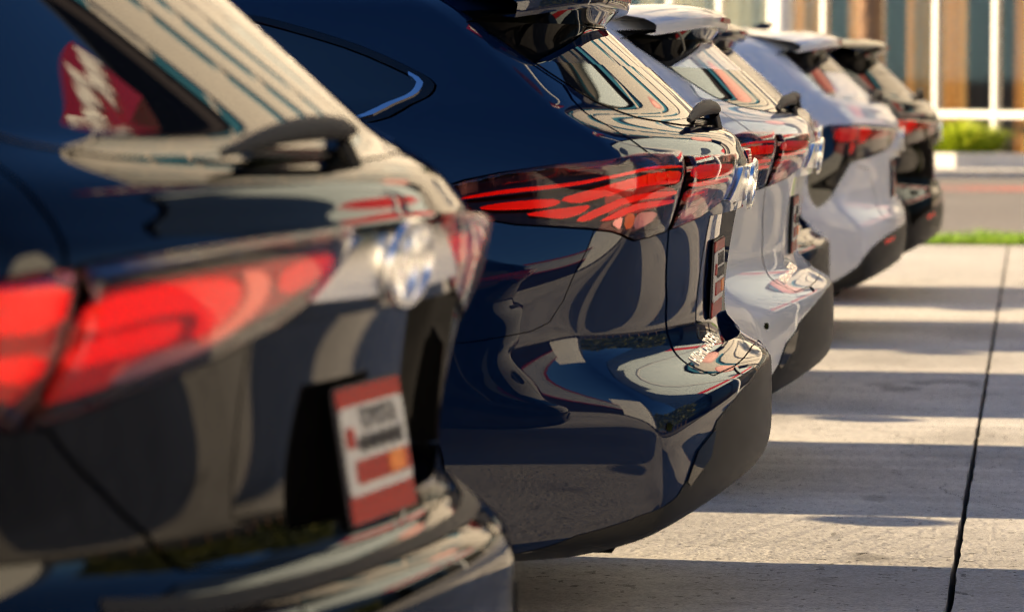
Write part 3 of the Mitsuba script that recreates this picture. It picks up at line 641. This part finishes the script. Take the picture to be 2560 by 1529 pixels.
def curtain(t0, t1, mat, o=-.45):
    n_ = int((t1-t0)/.02); t = np.linspace(t0, t1, n_); d = o+.035*np.sin(t*2*math.pi/.13)+.015*np.sin(t*17)
    pts = P0+np.outer(t, E_)+np.outer(d, NO); lo, hi = pts.copy(), pts.copy(); lo[:, 2] = .12; hi[:, 2] = 4.05
    i = np.arange(n_-1); f = np.vstack([np.stack([i, i+1, n_+i+1], 1), np.stack([i, n_+i+1, n_+i], 1)])
    put('curtain', mikit.ply((np.vstack([lo, hi]), f), mat, smooth=True), bld)
for k in range(K0, K1):
    r0 = {0: (.0, 1, 'g'), 1: (0, 1, 'g'), 2: (.0, .9, 'g'), 4: (.1, .35, 'o'), 5: (.15, 1, 'o'), 6: (.02, .2, 'o'), 7: (.02, .22, 'o')}.get(k, (0, rng.choice([.3, .6, 1.]), rng.choice(['g', 'o'])))
    curtain((k+r0[0])*BAY, (k+r0[1])*BAY, 'curtain_gold' if r0[2] == 'o' else 'curtain_grey')
put('floor_band', mikit.ply(fbox(K0*BAY, K1*BAY, -.3, .35, 4.2, 5.0), 'tower_cream'), bld)
HT = 42
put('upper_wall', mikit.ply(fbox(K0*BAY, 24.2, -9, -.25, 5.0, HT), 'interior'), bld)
t = K0*BAY
while t < 22:
    pw, gw = rng.uniform(1.5, 3.4), rng.uniform(.7, 1.6)
    put('pier', mikit.ply(fbox(t, t+pw, -.2, .30, 5.0, HT), 'tower_cream'), bld)
    if t+pw+gw < 24:
        for z in np.arange(5.0, HT, 3.7):
            lit = z > 12 and rng.uniform() > .12
            put('upper_window' if lit else 'spandrel', mikit.ply(fbox(t+pw, t+pw+gw, -.2, .05, z+.25, min(HT, z+3.45)), 'tower_glass' if lit else 'tower_cream'), bld)
            put('floor_edge', mikit.ply(fbox(t+pw, t+pw+gw, -.2, .12, z-.22, z+.22), 'tower_cream'), bld)
    t += pw+gw
put('roof', mikit.ply(fbox(K0*BAY-.3, 24.5, -9.3, .6, HT, HT+.8), 'tower_cream'), bld)

# white column, palm, planter with bush
M['white_paint'] = matte((.78, .77, .75), .25)
def revolve(prof, at_, n_=28):
    a = np.arange(n_)*2*math.pi/n_
    return loft([np.stack([at_[0]+r*np.cos(a), at_[1]+r*np.sin(a), np.full(n_, z)], 1) for r, z in prof])
col = thing('round_column', 'round white column in front of the glass building', 'column')
put('shaft', mikit.ply(revolve([(.26, .06), (.26, .2), (.19, .24), (.19, 4.9), (.24, 5.0)], (-3.42, 55.5)), 'white_paint', smooth=40), col)
put('base_ring', mikit.ply(revolve([(.30, .06), (.30, .14), (.27, .16)], (-3.42, 55.5)), 'white_paint', smooth=40), col)
M['palm_bark'] = {'type': 'bumpmap', 'arbitrary': {**mikit.proc(lambda p, n, uv: .05*mikit.noise(p.x*14, p.y*14, p.z*16), eps=.01)}, 'scale': 1.0, 'bsdf': {'type': 'diffuse', 'reflectance': mikit.proc(lambda p, n, uv: mikit.mix((.30, .19, .12), (.16, .10, .07), mikit.fbm(p.x*8, p.y*8, p.z*20, 3)))}}
M['palm_leaf'] = two({'type': 'principled', 'base_color': rgb(.05, .09, .02), 'roughness': .5})
pal = thing('palm_tree', 'palm tree whose rough brown trunk stands before the glass front', 'tree')
PX, PY = -1.78, 52.0
put('trunk', mikit.ply(revolve([(.21+.012*(i % 2)-.0006*i, .06+i*.085) for i in range(100)], (PX, PY), 24), 'palm_bark', smooth=50), pal)
fv, ff = [], []
for i in range(46):
    az, el = rng.uniform(0, 2*math.pi), rng.uniform(-.5, 1.25); L = rng.uniform(1.7, 2.4)
    d = np.array([math.cos(az), math.sin(az), 0]); sd = np.array([-d[1], d[0], 0]); pts = []
    for u in np.linspace(0, 1, 12): pts.append(np.array([PX, PY, 8.5])+d*L*u*math.cos(el*(1-u*.6))+np.array([0, 0, L*u*math.sin(el)-1.3*u*u]))
    pts = np.array(pts)
    for j in range(1, 11):
        for q in (-1, 1):
            tip = pts[j]+sd*q*(.55*(1-(j/12-.4)**2*2.2))+d*.25+[0, 0, -.18]; w = (pts[j+1]-pts[j])*.28
            b_ = len(fv); fv += [pts[j]-w, pts[j]+w, tip]; ff.append([b_, b_+1, b_+2])
put('crown', mikit.ply((np.array(fv), np.array(ff)), 'palm_leaf'), pal)
M['curb_conc'] = {'type': 'diffuse', 'reflectance': mikit.proc(lambda p, n, uv: mi.Color3f(.55, .53, .50)*(.85+.3*mikit.fbm(p.x*5, p.y*5, p.z*5, 3)))}
pl = thing('planter', 'low concrete planter curb at the foot of the glass building', 'planter')
wall = sg.LineString([(-4.6, 52.2), (-.30, 48.3), (5.5, 48.3)]).buffer(.09, cap_style='flat', join_style='mitre')
w_ = trimesh.creation.extrude_polygon(wall, .22, engine='earcut'); w_.apply_translation([0, 0, .06]); put('curb', mikit.ply(w_, 'curb_conc'), pl)
sl = trimesh.creation.extrude_polygon(sg.Polygon([(-4.5, 52.3), (-.28, 48.42), (5.4, 48.42), (4, 50), (-3, 55.5)]), .10, engine='earcut'); sl.apply_translation([0, 0, .06]); put('earth', mikit.ply(sl, 'soil'), pl)
M['bush_leaf'] = two({'type': 'principled', 'base_color': mikit.proc(lambda p, n, uv: mikit.mix((.26, .36, .015), (.55, .60, .04), mikit.noise(p.x*9, p.y*9, p.z*9))), 'roughness': .5, 'specular': .3})
def bush(clumps, n_, label):
    k = thing('bush', label, 'bush', None)
    vs, fs = [], []
    for x_, y_, rx, h in clumps:
        for _ in range(n_):
            a, u = rng.uniform(0, 2*math.pi), rng.uniform(0, 1)**.5
            base = np.array([x_+rx*.45*u*math.cos(a), y_+rx*.45*u*math.sin(a), .15])
            L = h*rng.uniform(.45, 1.15)*(1-.3*u); tip = base+np.array([math.cos(a)*u*rx*.8+rng.normal(0, .07), math.sin(a)*u*rx*.8+rng.normal(0, .07), L])
            s_ = rng.normal(0, 1, 3); s_[2] *= .2; s_ *= .017/np.linalg.norm(s_)
            m_ = base*.4+tip*.6+[0, 0, .03]; b_ = len(vs); vs += [base, m_-s_, m_+s_, tip]; fs += [[b_, b_+2, b_+1], [b_+1, b_+2, b_+3]]
    put('foliage', mikit.ply((np.array(vs), np.array(fs)), 'bush_leaf'), k)
bush([(-.62, 50.1, .36, .50), (-.22, 49.8, .46, .70), (-.05, 50.4, .5, .58)], 900, 'bright yellow-green bush in the planter before the glass front')

# ---------------------------------------------------------------- what stands outside the frame and shows in the paint and glass
M['canopy_white'] = matte((.72, .74, .76), .35)
M['hall_panel'] = matte((.50, .60, .66), .35)
M['sign_scarlet'] = matte((.34, .008, .014), .2)
M['sign_maroon'] = matte((.20, .008, .016), .2)
M['sign_red'] = matte((.50, .02, .03), .2)
wh = thing('white_hall', 'tall white hall with a red band on the right of the drive', 'building')
put('wall', mikit.ply(box((8.0, 17, 4.2), (16, 35.5, 17.6)), 'hall_panel'), wh)
put('band', mikit.ply(box((7.9, 16.9, 17.6), (16.1, 35.6, 18.2)), 'black_gloss'), wh)
put('lower_front', mikit.ply(box((8.1, 17.1, 0), (16, 35.4, 4.2)), 'black_gloss'), wh)
put('band', mikit.ply(box((7.94, 16.96, 5.0), (8.0, 35.5, 6.0)), 'sign_red'), wh)
sg_ = thing('pole_sign', 'tall red pole sign with white script beyond the row of cars', 'sign')
put('panel', mikit.ply(box((4.5, 14.6, 15.0), (4.8, 19.6, 17.2)), 'sign_maroon'), sg_)
put('post', mikit.ply(revolve([(.14, 0), (.14, 15.0)], (4.65, 17.1), 16), 'canopy_white', smooth=40), sg_)
strokes = []
for i in range(11):
    y0 = 14.9+i*.4; zz = 16.1+.3*math.sin(i*2.1)
    strokes.append(cyl(.07, (4.47, y0, zz-.5), (4.47, y0+.3, zz+.45), 8)); strokes.append(cyl(.06, (4.47, y0+.3, zz+.45), (4.47, y0+.46, zz-.35), 8))
put('script', mikit.ply(cat_m(strokes), 'white_paint'), sg_)
disc = thing('round_sign', 'round red sign on a dark pole beyond the far end of the drive', 'sign')
DN, DS, DC = np.array([-.8, -.6, 0]), np.array([.6, -.8, 0]), np.array([4.3, 27.0, 8.0])
ring = [np.array([DC+DS*r*1.2*math.cos(a)+DN*o+[0, 0, r*math.sin(a)] for a in np.arange(40)*2*math.pi/40]) for r, o in ((1.15, -.15), (1.2, -.1), (1.2, .1), (1.1, .15))]
put('disc', mikit.ply(loft(ring), 'sign_scarlet', smooth=30), disc)
put('post', mikit.ply(cyl(.17, (4.3, 27.0, 0), (4.3, 27.0, 6.9), 16), 'black_gloss', smooth=40), disc)
put('box', mikit.ply(box((3.9, 26.7, 5.3), (5.2, 27.3, 6.8)), 'black_gloss'), disc)
sh = thing('showroom', 'showroom with white fascia and red stripes facing the row of cars', 'building')
put('wall', mikit.ply(box((-45, -34, -.1), (30, -24, 4.2)), 'interior'), sh)
put('fascia', mikit.ply(box((-45, -24.6, 3.0), (30, -23.5, 5.2)), 'canopy_white'), sh)
for z in (2.8, 5.2): put('stripe', mikit.ply(box((-45.1, -24.7, z), (30.1, -23.4, z+.28)), 'sign_red'), sh)

an = thing('annex', 'white-topped showroom annex right of the drive behind the camera', 'building')
put('glass_front', mikit.ply(box((7.2, -28, 0), (16, 3, .4)), 'black_gloss'), an)
put('wall', mikit.ply(box((7.0, -28.2, .4), (16.2, 3.2, 8.5)), 'canopy_white'), an)
for i in range(8): put('post', mikit.ply(box((7.05, -27+i*4, 0), (7.2, -26.8+i*4, .4)), 'canopy_white'), an)

M['hedge_leaf'] = two({'type': 'principled', 'base_color': mikit.proc(lambda p, n, uv: mikit.mix((.02, .035, .008), (.10, .11, .012), mikit.smoothstep(.4, .8, mikit.noise(p.x*1.3, p.y*1.3, p.z*1.3)))), 'roughness': .6})
def shrub_row(x, y0, y1, h, label):
    k = thing('hedge', label, 'hedge'); n_ = 14000
    c = np.stack([x+rng.normal(0, .35, n_), rng.uniform(y0, y1, n_), rng.uniform(.1, 1, n_)**.8*h], 1)
    c[:, 2] *= .75+.5*meshkit.noise(np.stack([c[:, 0]*.3, c[:, 1]*.5, c[:, 2]*0], 1))
    a, b_ = rng.normal(0, .16, (n_, 3)), rng.normal(0, .16, (n_, 3)); v = np.vstack([c-a, c+a, c+b_])
    put('foliage', mikit.ply((v, np.stack([np.arange(n_), n_+np.arange(n_), 2*n_+np.arange(n_)], 1)), 'hedge_leaf'), k)
    put('stem', mikit.ply(cat_m([cyl(.05, (x, y, 0), (x, y+.1, h*.6), 6) for y in np.arange(y0+.4, y1, .9)]), 'palm_bark'), k)
shrub_row(9.6, 4.5, 15.5, 4.2, 'tall dark hedge along the right side of the drive')
